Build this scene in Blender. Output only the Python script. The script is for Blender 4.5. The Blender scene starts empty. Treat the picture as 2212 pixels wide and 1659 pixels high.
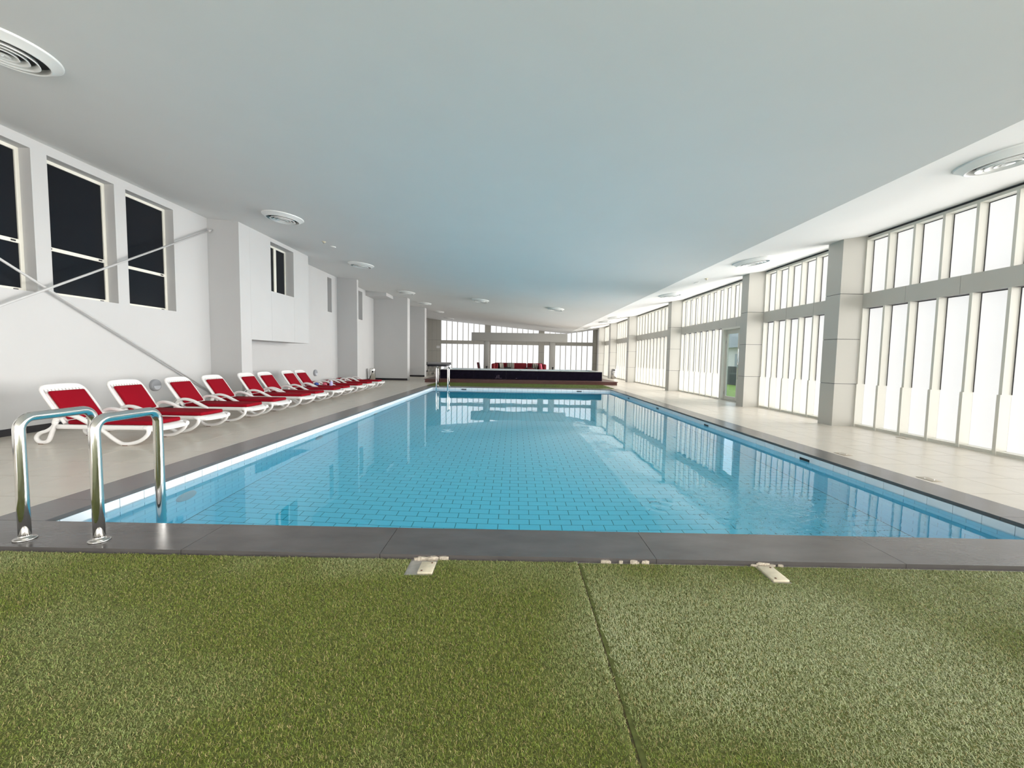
import bpy, bmesh, math, random
import numpy as np
from mathutils import Vector, Matrix
random.seed(7); rng = np.random.default_rng(7)
sc = bpy.context.scene
COL = sc.collection

# ------------------------------------------------------------------ camera, world, exposure
F_PX, PITCH, YAW, ROLL, CAM_Z = 882.97, 0.063067, 0.005390, 0.016879, 1.323
cam_d = bpy.data.cameras.new('camera'); cam = bpy.data.objects.new('camera', cam_d); COL.objects.link(cam)
cam_d.sensor_fit = 'HORIZONTAL'; cam_d.sensor_width = 36.0; cam_d.lens = F_PX / 2212 * 36.0
cam_d.clip_start = 0.05; cam_d.clip_end = 300
fwd = Vector((-math.sin(YAW) * math.cos(PITCH), math.cos(YAW) * math.cos(PITCH), -math.sin(PITCH)))
rt = Vector((math.cos(YAW), math.sin(YAW), 0)); up = rt.cross(fwd)
r2 = math.cos(ROLL) * rt + math.sin(ROLL) * up; u2 = -math.sin(ROLL) * rt + math.cos(ROLL) * up
cam.matrix_world = Matrix(((r2.x, u2.x, -fwd.x, 0), (r2.y, u2.y, -fwd.y, 0), (r2.z, u2.z, -fwd.z, CAM_Z), (0, 0, 0, 1)))
sc.camera = cam

world = bpy.data.worlds.new('world'); sc.world = world; world.use_nodes = True
wn = world.node_tree.nodes; bg = wn['Background']
bg.inputs['Color'].default_value = (0.80, 0.88, 1.0, 1); bg.inputs['Strength'].default_value = 1.3
PANE_FAR, FILL_BACK, PANE_SIDE = 0.53, 3.8, 0.38   # glow of the daylit far and side panels; the back glow is added fill
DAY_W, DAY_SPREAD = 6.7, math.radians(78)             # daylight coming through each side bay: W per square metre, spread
sc.view_settings.view_transform = 'Standard'; sc.view_settings.look = 'None'
sc.view_settings.gamma = 1.0; sc.view_settings.use_curve_mapping = False
sc.view_settings.exposure = 1.0
cy = sc.cycles
cy.max_bounces = 16; cy.diffuse_bounces = 9; cy.glossy_bounces = 9; cy.transmission_bounces = 10
cy.use_adaptive_sampling = True; cy.adaptive_threshold = 0.05
cy.transparent_max_bounces = 8; cy.caustics_reflective = True; cy.caustics_refractive = True
cy.sample_clamp_indirect = 8.0; cy.blur_glossy = 0.6; cy.use_denoising = True; cy.use_light_tree = False

# ------------------------------------------------------------------ materials
MATS = {}
def mat(name, col, rough=0.5, metal=0.0, spec=0.5, noise=0.0, nscale=8.0, bump=0.0, bscale=60.0, coat=0.0, stretch=None):
    if name in MATS: return MATS[name]
    m = bpy.data.materials.new(name); m.use_nodes = True; nt = m.node_tree; b = nt.nodes['Principled BSDF']
    b.inputs['Base Color'].default_value = (*col, 1); b.inputs['Roughness'].default_value = rough
    b.inputs['Metallic'].default_value = metal; b.inputs['Specular IOR Level'].default_value = spec
    b.inputs['Coat Weight'].default_value = coat
    if noise or bump:
        tc = nt.nodes.new('ShaderNodeTexCoord'); src = tc.outputs['Object']
        if stretch:
            mp = nt.nodes.new('ShaderNodeMapping'); mp.inputs['Scale'].default_value = stretch
            nt.links.new(src, mp.inputs['Vector']); src = mp.outputs['Vector']
        if noise:
            n = nt.nodes.new('ShaderNodeTexNoise'); n.inputs['Scale'].default_value = nscale; n.inputs['Detail'].default_value = 5
            nt.links.new(src, n.inputs['Vector'])
            r = nt.nodes.new('ShaderNodeValToRGB'); e = r.color_ramp.elements
            e[0].position = 0.3; e[1].position = 0.7
            e[0].color = (*[max(0, c * (1 - noise)) for c in col], 1); e[1].color = (*[min(1, c * (1 + noise)) for c in col], 1)
            nt.links.new(n.outputs['Fac'], r.inputs['Fac']); nt.links.new(r.outputs['Color'], b.inputs['Base Color'])
        if bump:
            n2 = nt.nodes.new('ShaderNodeTexNoise'); n2.inputs['Scale'].default_value = bscale; n2.inputs['Detail'].default_value = 4
            nt.links.new(src, n2.inputs['Vector'])
            bp = nt.nodes.new('ShaderNodeBump'); bp.inputs['Strength'].default_value = bump; bp.inputs['Distance'].default_value = 0.01
            nt.links.new(n2.outputs['Fac'], bp.inputs['Height']); nt.links.new(bp.outputs['Normal'], b.inputs['Normal'])
    MATS[name] = m; return m

def pane_face_mesh(name, me, normal_axis, sign, m_edge):
    # keep the daylit material on the face towards the room, plain plastic on the back and edges
    me.materials.append(m_edge)
    for p in me.polygons:
        if p.normal[normal_axis]*sign < 0.9: p.material_index = 1
    return me
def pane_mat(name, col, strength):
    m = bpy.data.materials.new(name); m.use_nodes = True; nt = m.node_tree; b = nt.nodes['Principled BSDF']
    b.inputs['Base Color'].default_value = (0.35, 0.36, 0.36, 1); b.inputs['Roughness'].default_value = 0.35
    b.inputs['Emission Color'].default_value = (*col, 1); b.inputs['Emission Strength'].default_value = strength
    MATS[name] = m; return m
M_EDGE = mat('panel_edge', (0.7, 0.71, 0.71), 0.5)

M_WALL = mat('white_wall_paint', (0.53, 0.53, 0.53), 0.75, noise=0.012, nscale=1.5)
M_CEIL = mat('white_ceiling_paint', (0.70, 0.70, 0.69), 0.85, noise=0.01, nscale=1.2)
M_BASE = mat('black_baseboard', (0.012, 0.012, 0.016), 0.4)
M_TILE = mat('beige_deck_tile', (0.59, 0.545, 0.475), 0.28, noise=0.05, nscale=3.0, bump=0.03, bscale=25)
M_GROUT = mat('deck_grout', (0.33, 0.30, 0.265), 0.9)
M_CONC = mat('concrete_screed', (0.36, 0.35, 0.33), 0.9, noise=0.15, nscale=12, bump=0.3, bscale=40)
M_SLATE = mat('dark_grey_slate', (0.095, 0.088, 0.088), 0.24, spec=0.7, noise=0.16, nscale=2.2, bump=0.08, bscale=18, stretch=(1, 2.5, 1))
M_PTILE = mat('pale_blue_pool_tile', (0.48, 0.86, 1.0), 0.3, spec=0.1, noise=0.02, nscale=2)
M_PGROUT = mat('teal_pool_grout', (0.03, 0.20, 0.25), 0.8)
M_RIM = mat('white_rim_tile', (0.80, 0.84, 0.87), 0.2, noise=0.02, nscale=2)
M_CLAD = mat('grey_cladding_panel', (0.48, 0.47, 0.43), 0.36, noise=0.015, nscale=1.5)
M_FIN = mat('grey_mullion_paint', (0.62, 0.61, 0.55), 0.45)
M_GASK = mat('dark_gasket', (0.05, 0.05, 0.055), 0.6)
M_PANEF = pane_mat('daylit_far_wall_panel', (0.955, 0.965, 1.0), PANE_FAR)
M_FILLB = pane_mat('back_wall_fill_glow', (1.0, 0.97, 0.94), FILL_BACK)  # glow added behind the viewer to brighten the turf and faces turned to it
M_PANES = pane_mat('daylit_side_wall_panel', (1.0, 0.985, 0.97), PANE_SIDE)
M_DGLASS = mat('dark_tinted_glass', (0.010, 0.012, 0.016), 0.10, spec=0.2)
M_WFRAME = mat('cream_window_frame', (0.80, 0.78, 0.70), 0.4)
M_CHROME = mat('polished_steel', (0.78, 0.77, 0.75), 0.10, metal=1.0)
M_BRUSHED = mat('brushed_steel', (0.55, 0.54, 0.52), 0.28, metal=1.0)
M_PLASTIC = mat('white_plastic', (0.82, 0.81, 0.80), 0.38)
M_RED = mat('red_fabric', (0.27, 0.002, 0.012), 0.85, spec=0.15, noise=0.10, nscale=220, bump=0.25, bscale=350)
M_REDSOFA = mat('red_upholstery', (0.17, 0.002, 0.009), 0.8, noise=0.08, nscale=40)
M_PINK = mat('pink_fabric', (0.66, 0.13, 0.20), 0.8)
M_RUBBER = mat('brown_rubber', (0.12, 0.05, 0.03), 0.7)
M_BLACK = mat('black_plastic', (0.012, 0.012, 0.014), 0.4)
M_BSTONE = mat('black_polished_stone', (0.008, 0.006, 0.014), 0.35, spec=0.02, noise=0.3, nscale=5)
M_RIMSTONE = mat('grey_rim_stone', (0.46, 0.47, 0.45), 0.3)
M_WOOD = mat('dark_red_timber', (0.085, 0.022, 0.016), 0.42, noise=0.35, nscale=5, stretch=(0.6, 9, 9))
M_WOOD2 = mat('worn_timber_top', (0.09, 0.045, 0.035), 0.38, noise=0.3, nscale=4, stretch=(0.6, 9, 9))
M_DIFF = mat('white_diffuser_paint', (0.80, 0.81, 0.80), 0.4)
M_DUCT = mat('dark_duct', (0.02, 0.021, 0.027), 0.7)
M_LGREY = mat('grey_light_housing', (0.30, 0.31, 0.33), 0.45)
M_LGLASS = mat('frosted_light_glass', (0.52, 0.54, 0.58), 0.3)
M_CREAM = mat('cream_plastic_lid', (0.62, 0.56, 0.43), 0.5, noise=0.08, nscale=30)
M_MORTAR = mat('crumbled_mortar', (0.52, 0.46, 0.38), 0.95, noise=0.2, nscale=60, bump=0.5, bscale=120)
M_TURFBACK = mat('turf_backing', (0.10, 0.118, 0.028), 0.95, noise=0.3, nscale=30)
M_CANOPY = mat('grey_canopy_paint', (0.42, 0.42, 0.40), 0.7)
M_TTTOP = mat('dark_blue_table_top', (0.02, 0.022, 0.035), 0.4)
M_WHITE = mat('white_paint', (0.8, 0.8, 0.8), 0.5)
M_GRASSOUT = mat('outdoor_lawn', (0.20, 0.30, 0.06), 0.9, noise=0.2, nscale=6)
M_DARKWALL = mat('dark_grey_render', (0.13, 0.13, 0.14), 0.8)
M_PALEWALL = mat('pale_outdoor_render', (0.62, 0.58, 0.56), 0.8)
M_GREYWALL = mat('mid_grey_outdoor_panel', (0.33, 0.34, 0.36), 0.7)
M_BLUE = mat('blue_cloth', (0.05, 0.11, 0.40), 0.8); M_LAV = mat('lavender_plastic', (0.45, 0.44, 0.75), 0.4)

def glass_mat():
    m = bpy.data.materials.new('clear_door_glass'); m.use_nodes = True; nt = m.node_tree; nt.nodes.clear()
    o = nt.nodes.new('ShaderNodeOutputMaterial'); t = nt.nodes.new('ShaderNodeBsdfTransparent'); g = nt.nodes.new('ShaderNodeBsdfGlossy')
    t.inputs['Color'].default_value = (0.86, 0.90, 0.88, 1); g.inputs['Roughness'].default_value = 0.02
    mx = nt.nodes.new('ShaderNodeMixShader'); mx.inputs[0].default_value = 0.06
    nt.links.new(t.outputs[0], mx.inputs[1]); nt.links.new(g.outputs[0], mx.inputs[2])
    nt.links.new(mx.outputs[0], o.inputs['Surface']); return m
M_GLASS = glass_mat()

RIPPLES = [(-1.285, 7.908), (-1.283, 6.759), (-1.258, 5.732), (-0.45, 5.046), (0.508, 5.378), (1.477, 9.206), (1.448, 8.133), (1.468, 6.701), (1.448, 6.022), (1.448, 3.938)]
def water_mat():
    m = bpy.data.materials.new('pool_water'); m.use_nodes = True; nt = m.node_tree; nt.nodes.clear(); N = nt.nodes.new; L = nt.links.new
    o = N('ShaderNodeOutputMaterial'); g = N('ShaderNodeBsdfGlass'); g.inputs['IOR'].default_value = 1.333; g.inputs['Roughness'].default_value = 0.0
    va = N('ShaderNodeVolumeAbsorption'); va.inputs['Color'].default_value = (0.0, 0.90, 0.99, 1); va.inputs['Density'].default_value = 0.34
    L(g.outputs[0], o.inputs['Surface']); L(va.outputs[0], o.inputs['Volume'])
    geo = N('ShaderNodeNewGeometry')
    def math_(op, a, b=None, c=None):
        n = N('ShaderNodeMath'); n.operation = op
        for i, v in enumerate((a, b, c)):
            if v is None: continue
            if isinstance(v, (int, float)): n.inputs[i].default_value = v
            else: L(v, n.inputs[i])
        return n.outputs[0]
    n1 = N('ShaderNodeTexNoise'); n1.inputs['Scale'].default_value = 1.6; n1.inputs['Detail'].default_value = 2; L(geo.outputs['Position'], n1.inputs['Vector'])
    h = math_('MULTIPLY', n1.outputs['Fac'], 0.0014)
    def dist(x, y):
        d = N('ShaderNodeVectorMath'); d.operation = 'DISTANCE'; L(geo.outputs['Position'], d.inputs[0]); d.inputs[1].default_value = (x, y, -0.115); return d.outputs['Value']
    for (x, y) in RIPPLES:                                   # water welling up over the floor inlets
        r = dist(x, y)
        env = math_('POWER', 2.718, math_('MULTIPLY', math_('MULTIPLY', r, r), -70.0))
        w = math_('SINE', math_('MULTIPLY', r, 48.0))
        h = math_('ADD', h, math_('MULTIPLY', math_('MULTIPLY', w, env), 0.0017))
    n2 = N('ShaderNodeTexNoise'); n2.inputs['Scale'].default_value = 13; n2.inputs['Detail'].default_value = 2; n2.inputs['Distortion'].default_value = 0.5
    L(geo.outputs['Position'], n2.inputs['Vector'])
    r = dist(2.55, 3.95); env = math_('POWER', 2.718, math_('MULTIPLY', math_('MULTIPLY', r, r), -3.2))
    h = math_('ADD', h, math_('MULTIPLY', math_('MULTIPLY', n2.outputs['Fac'], env), 0.006))
    b = N('ShaderNodeBump'); b.inputs['Strength'].default_value = 1.0; b.inputs['Distance'].default_value = 1.0
    L(h, b.inputs['Height']); L(b.outputs['Normal'], g.inputs['Normal'])
    return m
M_WATER = water_mat()

def stripe_mat(name, c1, c2, scale):
    m = bpy.data.materials.new(name); m.use_nodes = True; nt = m.node_tree; b = nt.nodes['Principled BSDF']; b.inputs['Roughness'].default_value = 0.85
    tc = nt.nodes.new('ShaderNodeTexCoord'); w = nt.nodes.new('ShaderNodeTexWave'); w.inputs['Scale'].default_value = scale; w.bands_direction = 'X'
    nt.links.new(tc.outputs['Object'], w.inputs['Vector']); r = nt.nodes.new('ShaderNodeValToRGB'); r.color_ramp.interpolation = 'CONSTANT'
    r.color_ramp.elements[0].color = (*c1, 1); r.color_ramp.elements[1].position = 0.5; r.color_ramp.elements[1].color = (*c2, 1)
    nt.links.new(w.outputs['Fac'], r.inputs['Fac']); nt.links.new(r.outputs['Color'], b.inputs['Base Color']); return m
M_STRIPE = stripe_mat('striped_fabric', (0.55, 0.53, 0.45), (0.03, 0.03, 0.035), 2.6)

# ------------------------------------------------------------------ mesh helpers
class MB:
    def __init__(s): s.v = []; s.f = []; s.smooth = []
    def add(s, v, f, smooth=False):
        o = len(s.v); s.v += [tuple(p) for p in v]; s.f += [tuple(i + o for i in q) for q in f]; s.smooth += [smooth] * len(f); return s
    def box(s, a, b):
        x0, y0, z0 = a; x1, y1, z1 = b
        return s.add([(x0,y0,z0),(x1,y0,z0),(x1,y1,z0),(x0,y1,z0),(x0,y0,z1),(x1,y0,z1),(x1,y1,z1),(x0,y1,z1)],
                     [(0,3,2,1),(4,5,6,7),(0,1,5,4),(1,2,6,5),(2,3,7,6),(3,0,4,7)])
    def prism(s, poly, axis, a, b):
        # poly: 2D points; axis: extrude axis 0/1/2
        def P(p, t):
            q = [0, 0, 0]; q[axis] = t; k = [i for i in range(3) if i != axis]; q[k[0]] = p[0]; q[k[1]] = p[1]; return q
        n = len(poly); v = [P(p, a) for p in poly] + [P(p, b) for p in poly]
        f = [tuple(range(n)), tuple(range(2 * n - 1, n - 1, -1))] + [(i, i + n, (i + 1) % n + n, (i + 1) % n) for i in range(n)]
        return s.add(v, f)
    def lathe(s, prof, seg=32, closed=False, smooth=True, c=(0, 0, 0)):
        v = []; n = len(prof)
        for k in range(seg):
            a = 2 * math.pi * k / seg
            for r, z in prof: v.append((c[0] + r * math.cos(a), c[1] + r * math.sin(a), c[2] + z))
        f = []
        for k in range(seg):
            k2 = (k + 1) % seg
            for i in range(n if closed else n - 1):
                j = (i + 1) % n; f.append((k * n + i, k2 * n + i, k2 * n + j, k * n + j))
        return s.add(v, f, smooth)
    def tube(s, pts, ra, rb=None, seg=12, closed=False, upv=None, caps=True):
        # sweep an ellipse along pts; ra along the in-plane normal, rb along the fixed binormal
        rb = ra if rb is None else rb; P = [Vector(p) for p in pts]; n = len(P); v = []
        nrm = None
        for i in range(n):
            t = (P[(i + 1) % n] - P[i - 1]) if closed else (P[min(i + 1, n - 1)] - P[max(i - 1, 0)])
            t.normalize()
            if upv is not None: bn = Vector(upv); bn = (bn - t * bn.dot(t)).normalized(); nn = bn.cross(t)
            else:
                if nrm is None: nrm = t.orthogonal().normalized()
                nrm = (nrm - t * nrm.dot(t)).normalized(); nn = nrm; bn = t.cross(nn)
            for k in range(seg):
                a = 2 * math.pi * k / seg; ca, sa = math.cos(a), math.sin(a)
                v.append(P[i] + nn * (ra * math.copysign(abs(ca) ** 0.75, ca)) + bn * (rb * math.copysign(abs(sa) ** 0.75, sa)) if rb != ra else P[i] + nn * ra * ca + bn * rb * sa)
        f = []
        for i in range(n if closed else n - 1):
            j = (i + 1) % n
            for k in range(seg):
                k2 = (k + 1) % seg; f.append((i * seg + k, i * seg + k2, j * seg + k2, j * seg + k))
        s.add(v, f, True)
        if caps and not closed:
            o = len(s.v) - len(v); s.f += [tuple(o + k for k in range(seg - 1, -1, -1)), tuple(o + (n - 1) * seg + k for k in range(seg))]; s.smooth += [False, False]
        return s
    def mesh(s, name, m):
        me = bpy.data.meshes.new(name); me.from_pydata(s.v, [], s.f); me.polygons.foreach_set('use_smooth', s.smooth); me.materials.append(m)
        bm = bmesh.new(); bm.from_mesh(me); bmesh.ops.recalc_face_normals(bm, faces=bm.faces); bm.to_mesh(me); bm.free(); me.update(); return me
    def build(s, name, m, parent=None): return link(name, s.mesh(name, m), parent)

def link(name, me, parent=None, loc=None, rot=None):
    o = bpy.data.objects.new(name, me); COL.objects.link(o)
    if parent is not None: o.parent = parent
    if loc is not None: o.location = loc
    if rot is not None: o.rotation_euler = rot
    return o
def empty(name, loc=(0, 0, 0), rz=0.0):
    o = bpy.data.objects.new(name, None); COL.objects.link(o); o.location = loc; o.rotation_euler = (0, 0, rz); o.empty_display_size = 0.1; return o
def tag(o, label, cat=None, group=None, kind=None):
    o['label'] = label
    if cat: o['category'] = cat
    if group: o['group'] = group
    if kind: o['kind'] = kind
    return o
def struct(o, label, cat): return tag(o, label, cat, kind='structure')
def rbox(size, bev, seg=2):
    bm = bmesh.new(); bmesh.ops.create_cube(bm, size=1.0); bmesh.ops.scale(bm, vec=size, verts=bm.verts)
    bmesh.ops.bevel(bm, geom=list(bm.edges), offset=bev, segments=seg, profile=0.5, affect='EDGES')
    v = [tuple(p.co) for p in bm.verts]; bm.verts.index_update(); f = [tuple(q.index for q in p.verts) for p in bm.faces]; bm.free(); return v, f
def rb_mesh(name, size, bev, m, seg=2):
    v, f = rbox(size, bev, seg); return MB().add(v, f, True).mesh(name, m)
_cache = {}
def box_mesh(name, sx, sy, sz, m):
    k = (name, round(sx, 4), round(sy, 4), round(sz, 4), m.name)
    if k not in _cache: _cache[k] = MB().box((-sx/2, -sy/2, -sz/2), (sx/2, sy/2, sz/2)).mesh(name, m)
    return _cache[k]
def box_obj(name, a, b, m, parent=None):
    return link(name, box_mesh(name, b[0]-a[0], b[1]-a[1], b[2]-a[2], m), parent, [(a[i]+b[i])/2 for i in range(3)])
def crom(pts, n=6, closed=False):
    P = [Vector(p) for p in pts]; out = []; m = len(P)
    for i in range(m if closed else m - 1):
        g = (lambda k: P[k % m]) if closed else (lambda k: P[min(max(k, 0), m - 1)])
        p0, p1, p2, p3 = g(i - 1), g(i), g(i + 1), g(i + 2)
        for k in range(n):
            t = k / n
            out.append(0.5 * ((2 * p1) + (p2 - p0) * t + (2 * p0 - 5 * p1 + 4 * p2 - p3) * t * t + (3 * p1 - p0 - 3 * p2 + p3) * t ** 3))
    if not closed: out.append(P[-1])
    return out
def copy_tree(o, parent=None):
    c = o.copy(); COL.objects.link(c); c.parent = parent
    for ch in list(o.children): copy_tree(ch, c)
    return c

# ------------------------------------------------------------------ dimensions
XL, XR, YB, YF = -7.75, 7.25, -6.0, 36.4           # left wall, glazing plane, back wall, far wall
PX0, PX1, PY0, PY1 = -3.64, 4.31, 3.09, 18.24      # pool
ZT, ZW, ZP = -0.035, -0.115, -1.42                 # rim tile top, water level, pool floor
CX0, CX1, CY0, CY1 = -4.07, 4.72, 2.655, 18.67     # coping outer edge
FOLD = (4.6, 3.57)
def ceil_z(x): return FOLD[1] + (FOLD[0] - x) * 0.09 if x < FOLD[0] else FOLD[1] + (x - FOLD[0]) * 0.15

# ------------------------------------------------------------------ deck floor
def joined_tiles(name, lst, m, parent):
    # lst of (centre, size): one mesh of many little boxes
    mb = MB()
    for c, s in lst: mb.box([c[i]-s[i]/2 for i in range(3)], [c[i]+s[i]/2 for i in range(3)])
    o = mb.build(name, m, parent); o['kind'] = 'stuff'; return o
def split_tiles(name, lst, m, parent, key, limit=300):
    lst = sorted(lst, key=key)
    for c, s in lst[:limit]: link(name, box_mesh(name, *s, m), parent, c)
    if lst[limit:]: joined_tiles(name, lst[limit:], m, parent)
fl = MB()
for a, b in [((XL-0.3, YB-0.2), (CX0+0.02, YF+0.3)), ((CX1-0.02, YB-0.2), (XR+0.75, YF+0.3)), ((CX0, CY1-0.02), (CX1, YF+0.3))]:
    fl.box((*a, -0.25), (*b, -0.004))
floor = struct(fl.build('floor', M_GROUT), 'beige tiled pool deck running around the pool', 'floor')
tiles = []; T = 0.6
def deck_tiles(x0, x1, y0, y1, xs):
    y = y0
    while y < y1 - 0.02:
        ye = min(y + T, y1)
        for i in range(len(xs) - 1):
            tiles.append((((xs[i]+xs[i+1])/2, (y+ye)/2, -0.004), (xs[i+1]-xs[i]-0.006, ye-y-0.006, 0.008)))
        y = ye
deck_tiles(XL, CX0, YB, YF, [XL] + [CX0 - T*k for k in range(6, -1, -1)])
deck_tiles(CX1, XR+0.15, YB, YF, [CX1 + T*k for k in range(5)] + [XR + 0.15])
deck_tiles(CX0, CX1, CY1, YF, [CX0 + T*k for k in range(15)] + [CX1])
split_tiles('floor_tile', tiles, M_TILE, floor, lambda t: (t[0][1] < 2.4, math.hypot(t[0][0], t[0][1])))

# ------------------------------------------------------------------ pool basin
wt = 0.25
def basin(name, a, b, label): return struct(MB().box(a, b).build(name, M_PGROUT), label, 'pool wall')
pool_floor = struct(MB().box((PX0-wt, PY0-wt, ZP-0.3), (PX1+wt, PY1+wt, ZP-0.003)).build('pool_floor', M_PGROUT), 'pool bottom of pale blue tiles laid in brick bond', 'pool floor')
TX, TY = 0.2484, 0.125
ft = []; row = 0; y = PY0
while y < PY1 - 0.01:
    ye = min(y + TY, PY1); x = PX0 - (TX/2 if row % 2 else 0)
    while x < PX1 - 0.01:
        a, b = max(x, PX0), min(x + TX, PX1)
        if b - a > 0.02: ft.append((((a+b)/2, (y+ye)/2, ZP-0.004), (b-a-0.008, ye-y-0.008, 0.008)))
        x += TX
    y = ye; row += 1
split_tiles('pool_tile', ft, M_PTILE, pool_floor, lambda t: (t[0][1] < 4.1, math.hypot(t[0][0]-0.3, t[0][1]-1.0)))
pwl = basin('pool_wall_left', (PX0-wt, PY0-wt, ZP-0.003), (PX0-0.004, PY1+wt, ZT), 'left pool wall with white rim tiles above the waterline')
pwr = basin('pool_wall_right', (PX1+0.004, PY0-wt, ZP-0.003), (PX1+wt, PY1+wt, ZT), 'right pool wall below the glazing with dark inlet slots')
pwf = basin('pool_wall_far', (PX0-0.004, PY1+0.004, ZP-0.003), (PX1+0.004, PY1+wt, ZT), 'far pool wall with white rim tiles below the black tub')
pwn = basin('pool_wall_near', (PX0-0.004, PY0-wt, ZP-0.003), (PX1+0.004, PY0-0.004, ZT), 'near pool wall under the dark coping')
RIMH = 0.125
def wall_tiles(wall, along0, along1, fixed, axis, sign, first):
    rows = [(ZT, ZT-RIMH)]; z = ZT-RIMH
    while z > ZP + 0.02: rows.append((z, max(z-0.125, ZP))); z -= 0.125
    lst = []
    for r, (zt, zb) in enumerate(rows):
        y = first - (0.125 if (r % 2 and r) else 0)
        while y > along0: y -= 0.25
        while y < along1 - 0.01:
            a, b = max(y, along0), min(y + 0.25, along1)
            if b - a > 0.02:
                c = [0, 0, (zt+zb)/2]; s = [0, 0, zt-zb-0.006]
                c[axis] = fixed - sign*0.002; c[1-axis] = (a+b)/2; s[axis] = 0.008; s[1-axis] = b-a-0.006
                lst.append((tuple(c), tuple(s), r))
            y += 0.25
    rim = [t[:2] for t in lst if t[2] == 0]; rest = [t[:2] for t in lst if t[2] > 0]
    for c, s in rim: link('rim_tile', box_mesh('rim_tile', *s, M_RIM), wall, c)
    split_tiles('pool_tile', rest, M_PTILE, wall, lambda t: math.hypot(t[0][0], t[0][1]) - t[0][2]*2, 300 - len(rim))
wall_tiles(pwl, PY0, PY1, PX0, 0, 1, 3.691)
wall_tiles(pwr, PY0, PY1, PX1, 0, -1, 3.691)
wall_tiles(pwf, PX0, PX1, PY1, 1, -1, PX0)
wall_tiles(pwn, PX0, PX1, PY0, 1, 1, PX0)
for y in (5.984, 9.088, 12.21, 15.324):
    box_obj('inlet_slot', (PX1-0.006, y-0.10, -0.118), (PX1+0.01, y+0.10, -0.082), M_BLACK, pwr)
for x in (-2.25, 2.909):
    box_obj('inlet_slot', (x-0.11, PY1-0.006, -0.118), (x+0.11, PY1+0.01, -0.085), M_BLACK, pwf)
for y in (4.45, 7.55, 10.65, 13.75):                        # round underwater lamps in the left wall
    lt = MB().lathe([(0, 0.03), (0.10, 0.028), (0.125, 0.02), (0.14, 0.0)], 28).build('underwater_lamp', M_LGLASS, pwl)
    lt.location = (PX0+0.002, y, -0.66); lt.rotation_euler = (0, math.pi/2, 0)
water = MB().box((PX0-0.012, PY0-0.012, ZP-0.012), (PX1+0.012, PY1+0.012, ZW)).build('pool_water', M_WATER)
tag(water, 'clear turquoise water filling the long swimming pool', 'water', kind='stuff')

# coping slabs
cop = struct(MB().box((CX0+0.01, CY0+0.03, -0.22), (PX0-0.012, CY1-0.02, -0.034)).box((PX1+0.012, CY0+0.03, -0.22), (CX1-0.01, CY1-0.02, -0.034))
             .box((PX0-0.012, CY0+0.03, -0.22), (PX1+0.012, PY0-0.012, -0.034)).box((PX0-0.012, PY1+0.012, -0.22), (PX1+0.012, CY1-0.02, -0.034)).build('pool_coping', M_MORTAR),
             'dark grey stone coping framing the pool', 'coping')
def slab(a, b): box_obj('coping_slab', (a[0]+0.0015, a[1]+0.0015, -0.034), (b[0]-0.0015, b[1]-0.0015, 0.0), M_SLATE, cop)
xs = [CX0, -2.22, -0.88, 0.97, 2.63, CX1]
for i in range(5): slab((xs[i], CY0), (xs[i+1], PY0-0.008))
xs = [CX0, -2.1, -0.3, 1.5, 3.3, CX1]
for i in range(5): slab((xs[i], PY1-0.004), (xs[i+1], CY1))
ys = [PY0-0.008, 3.55, 5.30, 7.05, 8.8, 10.55, 12.3, 14.05, 15.8, 17.2, PY1-0.004]
for i in range(len(ys)-1):
    slab((CX0, ys[i]), (PX0+0.006, ys[i+1])); slab((PX1-0.006, ys[i]), (CX1, ys[i+1]))

# ------------------------------------------------------------------ ceiling
z = ceil_z
prof = [(XL-0.3, z(XL-0.3)), (FOLD[0], FOLD[1]), (XR+0.75, z(XR+0.75)), (XR+0.75, z(XL)+0.4), (XL-0.3, z(XL)+0.4)]
struct(MB().prism(prof, 1, YB-0.2, YF+0.4).build('ceiling', M_CEIL), 'white ceiling folded along a line near the glazing', 'ceiling')

# ------------------------------------------------------------------ left wall
def wall_grid(mb, x0, x1, ys, zs, holes):
    ys = sorted(set(ys + [h[0] for h in holes] + [h[1] for h in holes])); zs = sorted(set(zs + [h[2] for h in holes] + [h[3] for h in holes]))
    for i in range(len(ys)-1):
        for j in range(len(zs)-1):
            ym, zm = (ys[i]+ys[i+1])/2, (zs[j]+zs[j+1])/2
            if any(h[0] < ym < h[1] and h[2] < zm < h[3] for h in holes): continue
            mb.box((x0, ys[i], zs[j]), (x1, ys[i+1], zs[j+1]))
WZ = (2.26, 4.525)
wins = [(-1.3, -0.17), (0.06, 1.19), (2.80, 3.93), (4.165, 5.295), (5.53, 6.66), (6.89, 8.02), (8.25, 9.38)]
slots = [(16.98, 17.36), (20.2, 20.845)]
wl = MB()
wall_grid(wl, XL-0.3, XL, [YB-0.2, YF+0.3], [-0.2, z(XL)+0.05], [(a, b, *WZ) for a, b in wins] + [(a, b, 3.12, 4.525) for a, b in slots])
wall_left = struct(wl.build('wall_left', M_WALL), 'long white wall on the left with recessed dark windows', 'wall')
for a, b in slots: box_obj('niche_back', (XL-0.299, a-0.02, 3.1), (XL-0.285, b+0.02, 4.55), M_WALL, wall_left)
wn_ = 0
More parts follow.
